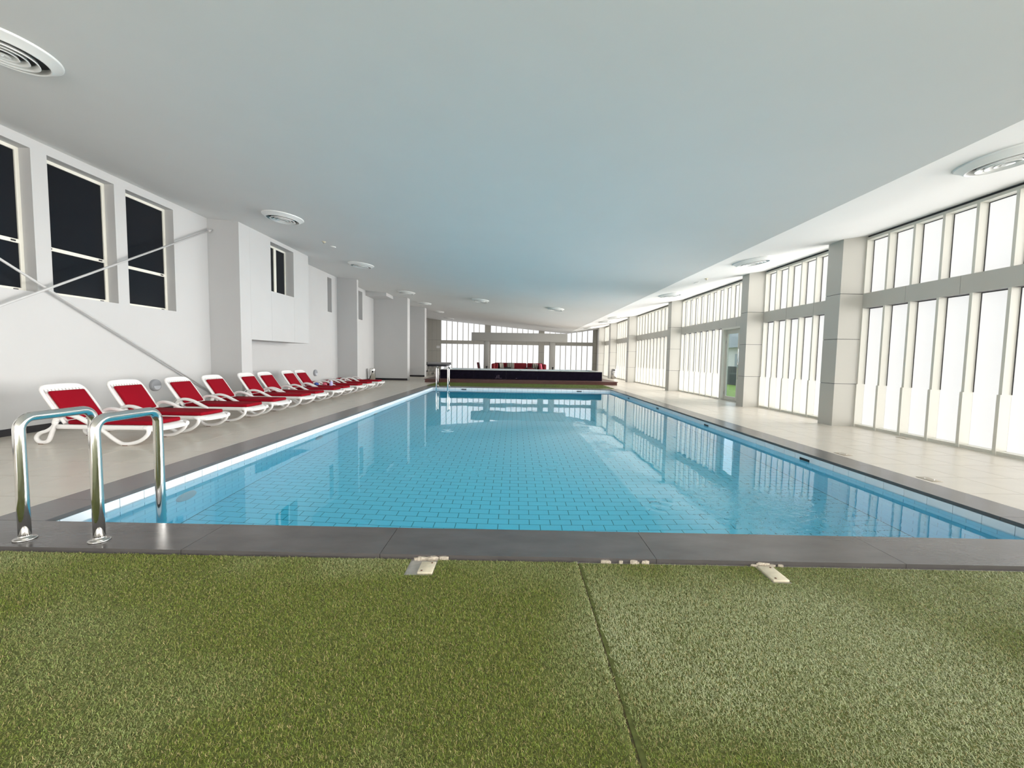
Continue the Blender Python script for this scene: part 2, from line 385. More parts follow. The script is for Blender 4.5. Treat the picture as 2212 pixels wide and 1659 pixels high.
def dark_window(n, a, b, z0, z1, x, transom=None, mullion=None, label=''):
    w = empty('window_%d' % n, (x, (a+b)/2, z0)); struct(w, label, 'window')
    loc = lambda p: (p[0]-x, p[1]-(a+b)/2, p[2]-z0)
    def bx(nm, p, q, m, par=w): return box_obj(nm, loc(p), loc(q), m, par)
    t = 0.055
    bx('frame', (x-0.05, a, z0), (x, a+t, z1), M_WFRAME); bx('frame', (x-0.05, b-t, z0), (x, b, z1), M_WFRAME)
    bx('frame', (x-0.05, a+t, z0), (x, b-t, z0+t), M_WFRAME); bx('frame', (x-0.05, a+t, z1-t), (x, b-t, z1), M_WFRAME)
    if transom:
        bx('transom', (x-0.05, a+t, transom-0.03), (x+0.004, b-t, transom+0.03), M_WFRAME)
        bx('pane', (x-0.035, a+t, z0+t), (x-0.02, b-t, transom-0.03), M_DGLASS); bx('pane', (x-0.035, a+t, transom+0.03), (x-0.02, b-t, z1-t), M_DGLASS)
        for yy in (a+0.14, b-0.14): bx('catch', (x+0.004, yy-0.03, transom-0.012), (x+0.014, yy+0.03, transom+0.012), M_BLACK)
        bx('catch', (x, b-0.17, z0+0.012), (x+0.012, b-0.11, z0+0.036), M_BLACK)
    else:
        bx('mullion', (x-0.05, mullion-0.06, z0+t), (x+0.004, mullion+0.06, z1-t), M_WFRAME)
        bx('pane', (x-0.035, a+t, z0+t), (x-0.02, mullion-0.06, z1-t), M_DGLASS); bx('pane', (x-0.035, mullion+0.06, z0+t), (x-0.02, b-t, z1-t), M_DGLASS)
    return w
ords = ['seventh', 'sixth', 'fifth', 'fourth', 'third', 'second', 'first']
for i, (a, b) in enumerate(wins):
    dark_window(i+1, a, b, WZ[0], WZ[1], XL-0.19, transom=3.05, label='dark glazed window with cream frame, %s before the first pilaster' % ords[i])
# pilasters and the boxed-out bay
def block(name, a, b, label, m=M_WALL):
    x0, x1 = a[0], b[0]; mb = MB()
    zz = b[2]
    if zz is None:
        mb.prism([(x0, a[2]), (x1, a[2]), (x1, z(x1)+0.01), (x0, z(x0)+0.01)], 1, a[1], b[1])
    else: mb.box(a, b)
    return struct(mb.build(name, m), label, 'pilaster')
XA = -6.96
block('pilaster', (XL-0.01, 10.40, 0.0), (XA, 10.82, None), 'white pilaster where the cross brace ends')
bay = MB(); wb = (11.74, 12.94, 3.115, 4.50)
ysb = sorted([10.82, wb[0], wb[1], 13.85]); zsb = [1.70, wb[2], wb[3]]
for i in range(3):
    for j in range(3):
        if i == 1 and j == 1: bay.box((XL-0.01, ysb[1], zsb[1]), (XA-0.32, ysb[2], zsb[2])); continue
        if j < 2: bay.box((XL-0.01, ysb[i], zsb[j]), (XA-0.012, ysb[i+1], zsb[j+1]))
        else: bay.prism([(XL-0.01, zsb[2]), (XA-0.012, zsb[2]), (XA-0.012, z(XA)+0.01), (XL-0.01, z(XL)+0.01)], 1, ysb[i], ysb[i+1])
bay_o = struct(bay.build('wall_bay', M_WALL), 'boxed out white upper wall bay with a small dark window', 'wall')
zt_ = z(XA)
for a, b, z0, z1 in [(10.822, 11.738, 1.70, zt_), (11.741, 12.939, 1.70, wb[2]), (11.741, 12.939, wb[3], zt_), (12.942, 13.85, 1.70, zt_)]:
    box_obj('panel', (XA-0.012, a, z0), (XA, b, z1), M_WALL, bay_o)
dark_window(8, wb[0], wb[1], wb[2], wb[3], XA-0.25, mullion=12.365, label='small two pane dark window high in the boxed out bay')
block('pilaster', (XL-0.01, 17.88, 0.0), (-6.88, 18.03, None), 'thin white pilaster behind the middle loungers')
block('pilaster', (XL-0.01, 22.5, 0.0), (-5.90, 23.0, None), 'wide white wall pier behind the steel ash bin')
block('pilaster', (XL-0.01, 26.9, 0.0), (-5.92, 27.4, None), 'shaded white wall pier farthest along the left wall')
duct = MB().box((XL, 21.3, 4.42), (-6.68, 22.51, 4.9)).build('duct_box', M_WALL); struct(duct, 'white boxed duct under the ceiling beside the wide pier', 'duct')
bb = MB()
def bseg(a, b): bb.box((a[0], a[1], 0), (b[0], b[1], 0.11))
bseg((XL, YB), (XL+0.012, 10.40)); bseg((XL, 10.388), (XA, 10.40)); bseg((XA, 10.40), (XA+0.012, 10.82)); bseg((XL, 10.83), (XL+0.012, 17.88)); bseg((XL, 17.868), (-6.88, 17.88))
bseg((XL, 18.03), (XL+0.012, 22.5)); bseg((XL, 22.488), (-5.90, 22.5)); bseg((XL, 23.0), (XL+0.012, 26.9)); bseg((XL, 26.888), (-5.92, 26.9)); bseg((XL, 27.4), (XL+0.012, YF))
struct(bb.build('baseboard_left', M_BASE), 'black baseboard along the white left wall', 'baseboard')

def rod(p, q, label):
    d = Vector(q)-Vector(p); r = empty('brace_rod', p); tag(r, label, 'brace rod')
    MB().tube([(0, 0, 0), d], 0.019, seg=10).build('bar', M_WALL, r)
    for t in (0.012, 0.988):
        MB().tube([d*(t-0.006), d*(t+0.006)], 0.026, seg=12).build('end_fitting', M_WALL, r)
rod((-7.62, 10.40, 4.405), (-7.63, 2.75, 0.11), 'white diagonal brace rod rising to the first pilaster')
rod((-7.66, 3.0, 4.41), (-7.66, 10.38, 0.276), 'white diagonal brace rod falling towards the loungers')
for i, (y, zz) in enumerate(((8.731, 0.614), (15.82, 0.624))):
    l = empty('wall_light', (XL, y, zz)); l.rotation_euler = (0, math.pi/2, 0)
    tag(l, ['round grey bulkhead wall light behind the third lounger', 'round grey bulkhead wall light above the flat loungers'][i], 'wall light', 'bulkhead lights')
    MB().lathe([(0.125, 0), (0.125, 0.045), (0.115, 0.06), (0.09, 0.063), (0.0, 0.063)], 32).build('housing', M_LGREY, l)
    n = 20; v = []
    for k in range(n+1):
        a = -math.pi/2 + math.pi*k/n; v.append((0.085*math.cos(a) + 0.012, 0.085*math.sin(a)))
    MB().prism(v, 2, 0.05, 0.075).build('lens', M_LGLASS, l)

# ------------------------------------------------------------------ right glazed wall
JZ = (0.90, 1.84, 2.78)
def clad_column(name, y0, y1, label):
    c = struct(MB().prism([(6.79, 0), (7.62, 0), (7.62, z(7.62)+0.01), (6.79, z(6.79)+0.01)], 1, y0+0.01, y1-0.01).build(name, M_GASK), label, 'column')
    zs = [0.0, *JZ]
    for i in range(4):
        zb = zs[i] + (0.005 if i else 0)
        if i < 3: MB().box((6.78, y0, zb), (7.62, y1, zs[i+1]-0.005)).build('cladding_panel', M_CLAD, c)
        else: MB().prism([(6.78, zb), (7.62, zb), (7.62, z(7.62)), (6.78, z(6.78))], 1, y0, y1).build('cladding_panel', M_CLAD, c)
cols = [(2.65, 3.05), (8.684, 9.09), (12.09, 12.456), (17.96, 18.358), (24.503, 24.933), (29.192, 29.695), (33.195, 33.696)]
cl = ['clad column beside the viewer at the near end of the glazing', 'nearest visible clad column between the glazed bays', 'second clad column, just before the open glass door', 'third clad column along the glazed right wall',
      'fourth clad column along the glazed right wall', 'clad column behind the domed steel bin', 'last clad column before the far wall']
for (a, b), l in zip(cols, cl): clad_column('column', a, b, l)
FX0, FX1 = XR, XR+0.145
ZB0, ZB1, ZH = 2.485, 2.79, 3.93
def glazing(n, y0, y1, k, label, door=None):
    # k modules from the far end y1 towards y0; door: number of lower modules next to y0 left for a door
    w = empty('window_%d' % n, (XR, y0, 0)); struct(w, label, 'window')
    def bx(nm, p, q, m, par=w):
        o = Vector((XR, y0, 0)); return box_obj(nm, Vector(p)-o, Vector(q)-o, m, par)
    p = (y1-y0)/k; dk = door or 0; yd = y0 + dk*p
    bx('head_rail', (FX0, y0, ZH-0.05), (FX1+0.03, y1, ZH), M_FIN); bx('shadow_gap', (FX0+0.03, y0, ZH), (FX1+0.05, y1, ZH+0.2), M_GASK)
    bx('sill_rail', (FX0, yd, 0), (FX1+0.03, y1, 0.05), M_FIN)
    bx('band_core', (FX0+0.012, y0, ZB0), (FX1+0.03, y1, ZB1), M_GASK)
    m = max(2, round((y1-y0)/1.02)); bp = (y1-y0)/m
    for i in range(m): bx('transom_panel', (FX0, y0+i*bp+0.003, ZB0), (FX0+0.014, y0+(i+1)*bp-0.003, ZB1), M_CLAD)
    for i in range(k):
        a, b = y0+i*p, y0+(i+1)*p
        for lo, hi, low in ((0.05, ZB0, True), (ZB1, ZH-0.05, False)):
            if low and i < dk: continue
            f = bx('mullion', (FX0, b-0.022, lo), (FX1, b+0.022 if i < k-1 else b, hi), M_FIN)
            if i == 0 or (low and i == dk): bx('mullion', (FX0, a, lo), (FX1, a+0.022, hi), M_FIN)
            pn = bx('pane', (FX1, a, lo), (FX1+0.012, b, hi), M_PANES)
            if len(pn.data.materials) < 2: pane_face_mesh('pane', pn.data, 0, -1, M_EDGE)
            g0 = 0.90 if low else lo
            bx('gasket', (FX1-0.006, b-0.034, g0), (FX1+0.001, b-0.022, hi), M_GASK); bx('gasket', (FX1-0.006, a+0.022, hi-0.012), (FX1+0.001, b-0.022, hi), M_GASK)
            if low: bx('mullion_casing', (FX0-0.022, b-0.0235, 0.0), (FX1, b+0.0235 if i < k-1 else b, 0.90), M_FIN)
    for lo, hi, a in ((0.06, ZB0, yd), (ZB1, ZH-0.06, y0)):       # the daylight that bay lets in
        ld = bpy.data.lights.new('window_daylight', 'AREA'); ld.shape = 'RECTANGLE'; ld.size = y1-a; ld.size_y = hi-lo
        ld.energy = DAY_W*(y1-a)*(hi-lo)*(0.88 if y0 < 9 else 1.35); ld.spread = DAY_SPREAD if y0 < 9 else math.radians(88 if y0 < 12.3 else 104); ld.color = (1.0, 0.97, 0.935)
        lo_ = bpy.data.objects.new('window_daylight', ld); COL.objects.link(lo_); lo_.parent = w
        lo_.location = (FX1-0.004-XR, (a+y1)/2-y0, (lo+hi)/2)
        lo_.rotation_euler = Matrix(((0, 0, 1), (1, 0, 0), (0, 1, 0))).to_euler()
    return w, p, yd
glazing(9, -5.98, 2.65, 17, 'glazed bay of translucent panels beside the viewer')
glazing(10, 3.05, 8.684, 11, 'nearest tall glazed bay of translucent panels on the right')
glazing(11, 9.09, 12.09, 6, 'narrow glazed bay between the first two visible columns')
glazing(12, 12.456, 17.96, 11, 'glazed bay with the glass door beside it', door=4)
glazing(13, 18.358, 24.503, 12, 'glazed bay next to the far end of the pool')
glazing(14, 24.933, 29.192, 8, 'glazed bay beside the black tub')
glazing(15, 29.695, 33.195, 7, 'farthest glazed bay of the right wall with a narrow door', door=4)
wr = MB().box((XR+0.2, YB, 3.95), (7.8, YF, 4.4)).box((XR+0.02, 33.6, 0), (7.7, YF, 4.2)).box((XR+0.15, YB, -0.2), (XR+0.20, YF, 0.0))
struct(wr.build('wall_right', M_CLAD), 'cladding and head beam of the glazed right wall', 'wall')

def glass_door(n, ya, yb, yl0, yl1, label):
    # lining from ya to yb, leaf from yl0 to yl1 set back in the opening
    xd = XR+0.12
    d = empty('door_%d' % n, (xd, (yl0+yl1)/2, 0)); struct(d, label, 'door')
    o = Vector((xd, (yl0+yl1)/2, 0))
    def bx(nm, p, q, m, par=d): return box_obj(nm, Vector(p)-o, Vector(q)-o, m, par)
    bx('jamb', (XR, yl1, 0), (XR+0.2, yb, ZB0), M_FIN); bx('jamb', (XR, ya, 0), (XR+0.2, yl0, ZB0), M_FIN)
    bx('door_head', (XR, yl0, 2.42), (XR+0.2, yl1, ZB0), M_FIN); bx('threshold', (XR, yl0, 0), (XR+0.2, yl1, 0.02), M_BRUSHED)
    s = 0.09
    leaf = bx('leaf_stile', (xd, yl0, 0.02), (xd+0.05, yl0+s, 2.42), M_FIN); bx('leaf_stile', (xd, yl1-s, 0.02), (xd+0.05, yl1, 2.42), M_FIN)
    mid = (yl0+yl1)/2; bx('leaf_stile', (xd, mid-0.06, 0.02), (xd+0.05, mid+0.06, 2.42), M_FIN)
    for a, b in ((yl0+s, mid-0.06), (mid+0.06, yl1-s)):
        bx('leaf_rail', (xd, a, 0.02), (xd+0.05, b, 0.14), M_FIN); bx('leaf_rail', (xd, a, 2.28), (xd+0.05, b, 2.42), M_FIN)
        bx('pane', (xd+0.02, a, 0.14), (xd+0.03, b, 2.28), M_GLASS)
    for zz in (0.25, 2.0, 2.25): bx('hinge', (xd-0.02, yl1-0.02, zz-0.05), (xd, yl1+0.02, zz+0.05), M_BRUSHED)
    hd = MB().tube([(-0.06, mid-o.y-0.1, 0.75), (-0.06, mid-o.y-0.1, 1.75)], 0.014).build('pull_handle', M_CHROME, d)
    for zz in (0.85, 1.65): MB().tube([(0, mid-o.y-0.1, zz), (-0.06, mid-o.y-0.1, zz)], 0.008).build('standoff', M_CHROME, hd)
glass_door(1, 12.456, 14.457, 12.75, 14.36, 'glass door with a view of the lawn after the second column')
glass_door(2, 29.695, 31.695, 29.95, 31.6, 'far glass door near the end of the right wall')
# outdoors beyond the doors
struct(MB().box((7.82, -6, -0.3), (40, 45, -0.05)).build('outdoor_ground', M_GRASSOUT), 'sunlit lawn outside the glass doors', 'lawn')
tag(MB().box((13.0, 5, -0.05), (13.3, 60, 1.05)).build('garden_wall', M_DARKWALL), 'low dark grey garden wall seen through the glass door', 'garden wall')
ob = empty('outdoor_building', (20, 20, 0)); tag(ob, 'pale building with a grey upper band outside the door', 'building')
MB().box((0, -15, -0.05), (5, 45, 2.6)).build('ground_storey', M_PALEWALL, ob); MB().box((-0.6, -15, 2.6), (5, 45, 4.2)).build('upper_band', M_GREYWALL, ob)
wm = box_mesh('window_strip', 0.06, 0.9, 1.5, M_GREYWALL)
for k in range(14): link('window_strip', wm, ob, (-0.02, -12+3.2*k, 1.3))

# ------------------------------------------------------------------ end walls: glazed far wall, unseen one behind with added glowing bays
FW = [(-6.552, -2.683, 8), (-2.144, 2.097, 9), (2.61, 6.898, 9)]
def end_wall(name, label, Y0, sg, n0, labels):
    M_PANE = M_PANEF if sg > 0 else M_FILLB
    # sg = +1: wall faces the viewer from the far end, -1: unseen wall behind the viewer, its glow added
    def yy(a, b): return (Y0+sg*a, Y0+sg*b) if sg > 0 else (Y0+sg*b, Y0+sg*a)
    wf = MB(); a, b = yy(0.16, 0.3); wf.box((XL-0.3, a, -0.2), (XR+0.75, b, 5.2))
    q0, q1 = yy(0.012, 0.16)
    for a, b in [(XL-0.3, -6.552), (-2.683, -2.144), (2.097, 2.61), (6.898, XR+0.6)]:
        wf.prism([(a, 0), (b, 0), (b, z(b)+0.02), (a, z(a)+0.02)], 1, q0, q1)
    wall = struct(wf.build(name, M_GASK), label, 'wall')
    p0, p1 = yy(0, 0.02)
    def panel_strip(a, b, w):
        n = max(1, round((b-a)/w)); p = (b-a)/n; zs = [0, 0.92, 1.87, 2.82]
        for i in range(n):
            x0, x1 = a+i*p+0.004, a+(i+1)*p-0.004
            for j in range(4):
                zb = zs[j]+(0.005 if j else 0)
                if j < 3: box_obj('cladding_panel', (x0, p0, zb), (x1, p1, zs[j+1]-0.005), M_CLAD, wall)
                else: MB().prism([(x0, zb), (x1, zb), (x1, z(x1)), (x0, z(x0))], 1, p0, p1).build('cladding_panel', M_CLAD, wall)
    panel_strip(XL, -6.552, 0.42); panel_strip(-2.683, -2.144, 0.6); panel_strip(2.097, 2.61, 0.6); panel_strip(6.898, XR+0.02, 0.5)
    for q, (a, b, k) in enumerate(FW):
        w = empty('window_%d' % (n0+q), (a, Y0, 0)); struct(w, labels[q], 'window'); o = Vector((a, Y0, 0))
        def bx(nm, x0, x1, ya, yb, z0, z1, m):
            ya, yb = yy(ya, yb); return box_obj(nm, Vector((x0, ya, z0))-o, Vector((x1, yb, z1))-o, m, w)
        bx('band_core', a, b, 0.012, 0.15, 2.505, 2.82, M_GASK); bx('sill_rail', a, b, 0, 0.15, 0, 0.06, M_FIN)
        nb = round((b-a)/0.96); bp = (b-a)/nb
        for i in range(nb): bx('transom_panel', a+i*bp+0.004, a+(i+1)*bp-0.004, -0.002, 0.014, 2.505, 2.82, M_CLAD)
        p = (b-a)/k; e0, e1 = sorted((sg*0.10, sg*0.112))
        for i in range(k):
            x0, x1 = a+i*p, a+(i+1)*p
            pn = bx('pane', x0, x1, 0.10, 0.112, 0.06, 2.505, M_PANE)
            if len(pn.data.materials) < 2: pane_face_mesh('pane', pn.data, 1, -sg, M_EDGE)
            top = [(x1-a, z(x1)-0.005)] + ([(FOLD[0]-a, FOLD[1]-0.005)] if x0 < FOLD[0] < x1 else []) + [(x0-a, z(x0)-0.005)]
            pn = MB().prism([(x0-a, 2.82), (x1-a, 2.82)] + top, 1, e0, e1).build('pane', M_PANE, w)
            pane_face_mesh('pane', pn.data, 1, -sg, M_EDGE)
            if i:
                bx('mullion', x0-0.03, x0+0.03, 0, 0.10, 0.06, 2.505, M_FIN); bx('mullion', x0-0.03, x0+0.03, 0, 0.10, 2.82, z(x0), M_FIN)
    return wall
end_wall('wall_far', 'far end wall clad in grey panels between bright glazing', YF, 1, 16,
    ['left glazed bay of the far wall behind the table tennis table', 'middle glazed bay of the far wall behind the red sofa', 'right glazed bay of the far wall behind the tub'])
end_wall('wall_back', 'unseen end wall behind the viewer with added glowing bays', YB, -1, 19,
    ['left added fill light bay of the wall behind the viewer', 'middle added fill light bay of the wall behind the viewer', 'right added fill light bay of the wall behind the viewer'])
swp = box_obj('switch_plate', (-6.95, YF-0.012, 2.1), (-6.65, YF, 2.32), M_WHITE); tag(swp, 'small white switch plate on the far cladding panels', 'switch plate')

# ------------------------------------------------------------------ canopy with two columns
can = empty('canopy', (0.34, 31.6, 0)); tag(can, 'grey beam canopy on two posts in front of the far glazing', 'canopy')
link('beam', rb_mesh('beam', (7.30, 0.7, 0.63), 0.006, M_CANOPY), can, (0, 0, 2.925))
pm = rb_mesh('post', (0.40, 0.40, 2.61), 0.006, M_CANOPY)
for x in (-2.185, 2.875): link('post', pm, can, (x-0.34, 0.05, 1.305))

# ------------------------------------------------------------------ raised deck and tub
DX0, DX1, DY0, DY1 = -4.70, 5.38, 21.2, 26.4
dk = empty('timber_platform', (0.34, DY0, 0)); tag(dk, 'dark red timber platform carrying the black tub', 'platform')
def dbx(nm, p, q, m, par=dk): o = Vector((0.34, DY0, 0)); return box_obj(nm, Vector(p)-o, Vector(q)-o, m, par)
dbx('frame', (DX0+0.06, DY0+0.05, 0), (DX1-0.06, DY1-0.02, 0.14), M_WOOD)
for zz in ((0.0, 0.062), (0.068, 0.135)): dbx('fascia_board', (DX0+0.04, DY0+0.028, zz[0]), (DX1-0.04, DY0+0.05, zz[1]), M_WOOD)
y = DY0; pl = 0.145; plm = box_mesh('plank', DX1-DX0, pl-0.006, 0.032, M_WOOD2)
edge = box_mesh('plank', DX1-DX0, pl-0.006, 0.032, M_WOOD)
i = 0
while y < DY1 - 0.05:
    link('plank', edge if i == 0 else plm, dk, (0, y+pl/2-DY0, 0.159)); y += pl; i += 1
UX0, UX1, UY0, UY1, UZ0, UZ1 = -4.03, 4.74, 22.1, 25.3, 0.175, 0.665
tub = empty('black_tub', (0.36, 22.1, UZ0)); tag(tub, 'large black stone tub standing on the timber platform', 'tub')
def tbx(nm, p, q, m, par=tub): o = Vector((0.36, 22.1, UZ0)); return box_obj(nm, Vector(p)-o, Vector(q)-o, m, par)
tbx('base', (UX0+0.03, UY0+0.03, UZ0), (UX1-0.03, UY1-0.03, 0.25), M_RIM)
px = [UX0, -2.2, -0.45, 1.25, 2.9, UX1]
for i in range(5):
    tbx('side_panel', (px[i]+0.0015, UY0, UZ0), (px[i+1]-0.0015, UY0+0.03, UZ1-0.02), M_BSTONE); tbx('side_panel', (px[i]+0.003, UY1-0.03, UZ0), (px[i+1]-0.003, UY1, UZ1-0.02), M_BSTONE)
for x0 in (UX0, UX1-0.03): tbx('side_panel', (x0, UY0+0.031, UZ0), (x0+0.03, UY1-0.031, UZ1-0.02), M_BSTONE)
for a, b in [((UX0+0.03, UY0+0.03), (UX1-0.03, UY0+0.20)), ((UX0+0.03, UY1-0.20), (UX1-0.03, UY1-0.03)), ((UX0+0.03, UY0+0.20), (UX0+0.20, UY1-0.20)), ((UX1-0.20, UY0+0.20), (UX1-0.03, UY1-0.20))]:
    tbx('inner_wall', (*a, 0.25), (*b, UZ1-0.02), M_RIM)
for a, b in [((UX0-0.005, UY0-0.005), (UX1+0.005, UY0+0.24)), ((UX0-0.005, UY1-0.24), (UX1+0.005, UY1+0.005)), ((UX0-0.005, UY0+0.24), (UX0+0.24, UY1-0.24)), ((UX1-0.24, UY0+0.24), (UX1+0.005, UY1-0.24))]:
    tbx('rim_slab', (*a, UZ1-0.02), (*b, UZ1), M_RIMSTONE)
for x in (-1.87, 0.32, 2.5): tbx('overflow_slot', (x-0.06, UY0+0.10, UZ1), (x+0.06, UY0+0.2, UZ1+0.012), M_BLACK)
tw = MB().box((UX0+0.18, UY0+0.18, 0.24), (UX1-0.18, UY1-0.18, 0.62)).build('tub_water', M_WATER); tag(tw, 'still water filling the black stone tub', 'water', kind='stuff')
for (x, w_, h_) in [(-0.95, 0.035, 0.15), (-0.88, 0.03, 0.19), (-0.82, 0.025, 0.19), (-0.76, 0.16, 0.025), (-0.99, 0.10, 0.03), (0.11, 0.08, 0.03)]:
    tbx('scuff_mark', (x-w_/2, UY0-0.002, 0.22), (x+w_/2, UY0+0.001, 0.22+h_), mat('chalky_scuff', (0.10, 0.075, 0.11), 0.8))
for i, x in enumerate((-1.72, 2.35)):
    sp = empty('water_spout', (x, 25.18, UZ1)); tag(sp, 'small black water spout on the rear tub rim, %s of the sofa' % ('left', 'right')[i], 'spout', 'tub spouts')
    MB().lathe([(0, 0), (0.055, 0), (0.055, 0.02), (0.035, 0.03), (0.035, 0.08), (0, 0.08)], 16).build('base', M_BLACK, sp)
    link('head', rb_mesh('head', (0.11, 0.10, 0.07), 0.012, M_BLACK), sp, (0, 0, 0.115))

# ------------------------------------------------------------------ sofa group
sf = empty('sofa', (0.31, 29.6, 0)); tag(sf, 'long red sofa with curved ends in front of the far glazing', 'sofa')
def srb(nm, c, s, b, m=M_REDSOFA, rot=None): return link(nm, rb_mesh(nm, s, b, m, 3), sf, c, rot)
srb('base', (0, 0.25, 0.21), (3.7, 0.9, 0.34), 0.04)
for k in range(4): srb('seat_cushion', (-1.35+0.9*k, 0.12, 0.44), (0.88, 0.7, 0.14), 0.05)
for k in range(3): srb('backrest', (-1.2+1.2*k, 0.58, 0.66), (1.18, 0.24, 0.64), 0.08)
for s_ in (-1, 1):
    srb('arm', (s_*1.82, -0.05, 0.56), (0.26, 1.1, 0.74), 0.09); srb('end_cushion', (s_*1.62, 0.15, 0.68), (0.20, 0.6, 0.46), 0.08, rot=(0, -s_*0.2, 0))
for x in (-1.7, 1.7):
    for y in (-0.1, 0.6): MB().lathe([(0, 0), (0.03, 0), (0.035, 0.05), (0, 0.05)], 12, c=(x, y, 0)).build('foot', M_BLACK, sf)
def cushion(name, c, s, m, rot, label):
    v, f = rbox(s, min(s)*0.42, 4); o = MB().add(v, f, True).build(name, m); o.location = c; o.rotation_euler = rot; tag(o, label, 'cushion', 'sofa cushions')
cushion('cushion', (-0.55+0.31-0.05, 29.92, 0.77), (0.52, 0.16, 0.44), M_STRIPE, (-0.2, 0, 0.0), 'striped cushion standing in the middle of the red sofa')
cushion('cushion', (1.50, 29.90, 0.75), (0.44, 0.16, 0.40), M_STRIPE, (-0.2, 0.15, 0.1), 'striped cushion near the right end of the red sofa')
cushion('cushion', (-0.98, 29.85, 0.75), (0.42, 0.16, 0.42), M_STRIPE, (-0.2, 0, 0.7), 'striped cushion tucked in the left corner of the sofa')
cushion('cushion', (-0.48, 29.58, 0.60), (0.50, 0.30, 0.14), M_BLACK, (0, 0, 0.1), 'black cushion lying at the left of the sofa seat')
cushion('cushion', (1.02, 29.6, 0.60), (0.46, 0.30, 0.14), M_BLACK, (0, 0, -0.1), 'black cushion lying at the right of the sofa seat')
cushion('cushion', (1.86, 29.18, 0.74), (0.15, 0.46, 0.44), M_PINK, (0, -0.2, 0.15), 'pink cushion leaning on the right sofa arm')
for i, x in enumerate((0.36, 1.06)):
    tb = empty('tub_chair', (x, 28.45, 0)); tag(tb, ['round red tub chair in front of the sofa, left of two', 'round red tub chair in front of the sofa, right of two'][i], 'chair', 'round red chairs')
    MB().lathe([(0, 0.0), (0.24, 0.0), (0.26, 0.06), (0.26, 0.34), (0.22, 0.40), (0, 0.41)], 24, c=(0, 0, 0)).build('seat', M_REDSOFA, tb)
    pts = [(0.23*math.cos(a), -0.23*math.sin(a), 0.34) for a in [math.pi*(0.0+k/16) for k in range(17)]]
    bk = MB(); 
    bk.tube([(p[0], p[1], 0.44+0.09*math.sin(math.pi*k/16)) for k, p in enumerate(pts)], 0.13, 0.045, seg=12, upv=None).build('backrest', M_PINK if False else M_REDSOFA, tb)
lc = empty('lounge_chair', (-2.45, 28.6, 0), 0.15); tag(lc, 'dark upright chair with grey sides left of the canopy post', 'chair')
link('seat', rb_mesh('seat', (0.55, 0.6, 0.12), 0.03, M_DARKWALL), lc, (0, 0, 0.40))
link('backrest', rb_mesh('backrest', (0.10, 0.55, 0.60), 0.03, mat('maroon_fabric', (0.10, 0.012, 0.02), 0.8)), lc, (-0.08, 0, 0.70), (0, -0.18, 0))
link('back_shell', rb_mesh('back_shell', (0.06, 0.58, 0.62), 0.02, M_LGREY), lc, (0.02, 0, 0.69), (0, -0.18, 0))
for sx in (-1, 1):
    for sy in (-1, 1): MB().tube([(0.22*sx, 0.24*sy, 0.35), (0.25*sx, 0.27*sy, 0)], 0.015).build('leg', M_BLACK, lc)

# ------------------------------------------------------------------ table tennis table
tt = empty('table_tennis_table', (-5.72, 30.9, 0), 0.05); tag(tt, 'dark table tennis table with net by the far left glazing', 'table')
link('table_top', rb_mesh('table_top', (1.60, 2.70, 0.03), 0.006, M_TTTOP), tt, (0, 0, 0.755))
link('apron', rb_mesh('apron', (1.36, 2.4, 0.10), 0.004, M_TTTOP), tt, (0, 0, 0.685))
nb = box_mesh('net', 1.78, 0.006, 0.14, mat('grey_net', (0.35, 0.35, 0.36), 0.8)); nn = link('net', nb, tt, (0, 0, 0.845))
box_obj('net_tape', (-0.89, -0.006, 0.068), (0.89, 0.006, 0.082), M_WHITE, nn)
for s_ in (-1, 1): box_obj('net_post', (s_*0.89-0.02, -0.03, 0.74), (s_*0.89+0.02, 0.03, 0.93), M_BLACK, tt)
for sx in (-1, 1):
    for sy in (-1, 1):
        MB().tube([(0.6*sx, 1.0*sy, 0.66), (0.6*sx, 1.0*sy, 0.0)], 0.018).build('leg', M_BRUSHED, tt)
        lg = MB().tube([(0.45*sx, 0.35*sy, 0.66), (0.45*sx, 0.35*sy, 0.1)], 0.018).build('leg', M_BRUSHED, tt)
        wh = MB().tube([(0.45*sx-0.02, 0.35*sy, 0.06), (0.45*sx+0.02, 0.35*sy, 0.06)], 0.06, seg=18).build('wheel', M_BLACK, lg)

# ------------------------------------------------------------------ bins
b1 = empty('ash_bin', (-7.47, 21.45, 0)); tag(b1, 'slim cylindrical steel ash bin against the left wall', 'bin')
MB().lathe([(0, 0.02), (0.15, 0.02), (0.15, 0.62), (0.145, 0.64), (0.0, 0.64)], 32).build('body', M_CHROME, b1)
MB().lathe([(0, 0), (0.155, 0), (0.155, 0.02), (0, 0.02)], 32).build('base_ring', M_BLACK, b1)
MB().lathe([(0.10, 0.64), (0.14, 0.64), (0.13, 0.665), (0, 0.665)], 32).build('ash_tray', M_BRUSHED, b1)
ap = MB().lathe([(0, 0.012), (0.05, 0.012), (0.055, 0)], 20).build('opening', M_BLACK, b1); ap.location = (0.075, -0.135, 0.50); ap.rotation_euler = (math.pi/2, 0, 0.5)
b2 = empty('domed_bin', (6.98, 28.85, 0)); tag(b2, 'domed brushed steel bin beside the glazed right wall', 'bin')
MB().lathe([(0, 0), (0.18, 0), (0.18, 0.52), (0, 0.52)], 32).build('body', M_BRUSHED, b2)
MB().lathe([(0.183, 0.52), (0.183, 0.56), (0.165, 0.64), (0.12, 0.70), (0.06, 0.73), (0, 0.735)], 32).build('dome_lid', M_CHROME, b2)
fp = box_obj('flap', (-0.10, -0.186, 0.56), (0.10, -0.15, 0.66), M_BLACK, b2)

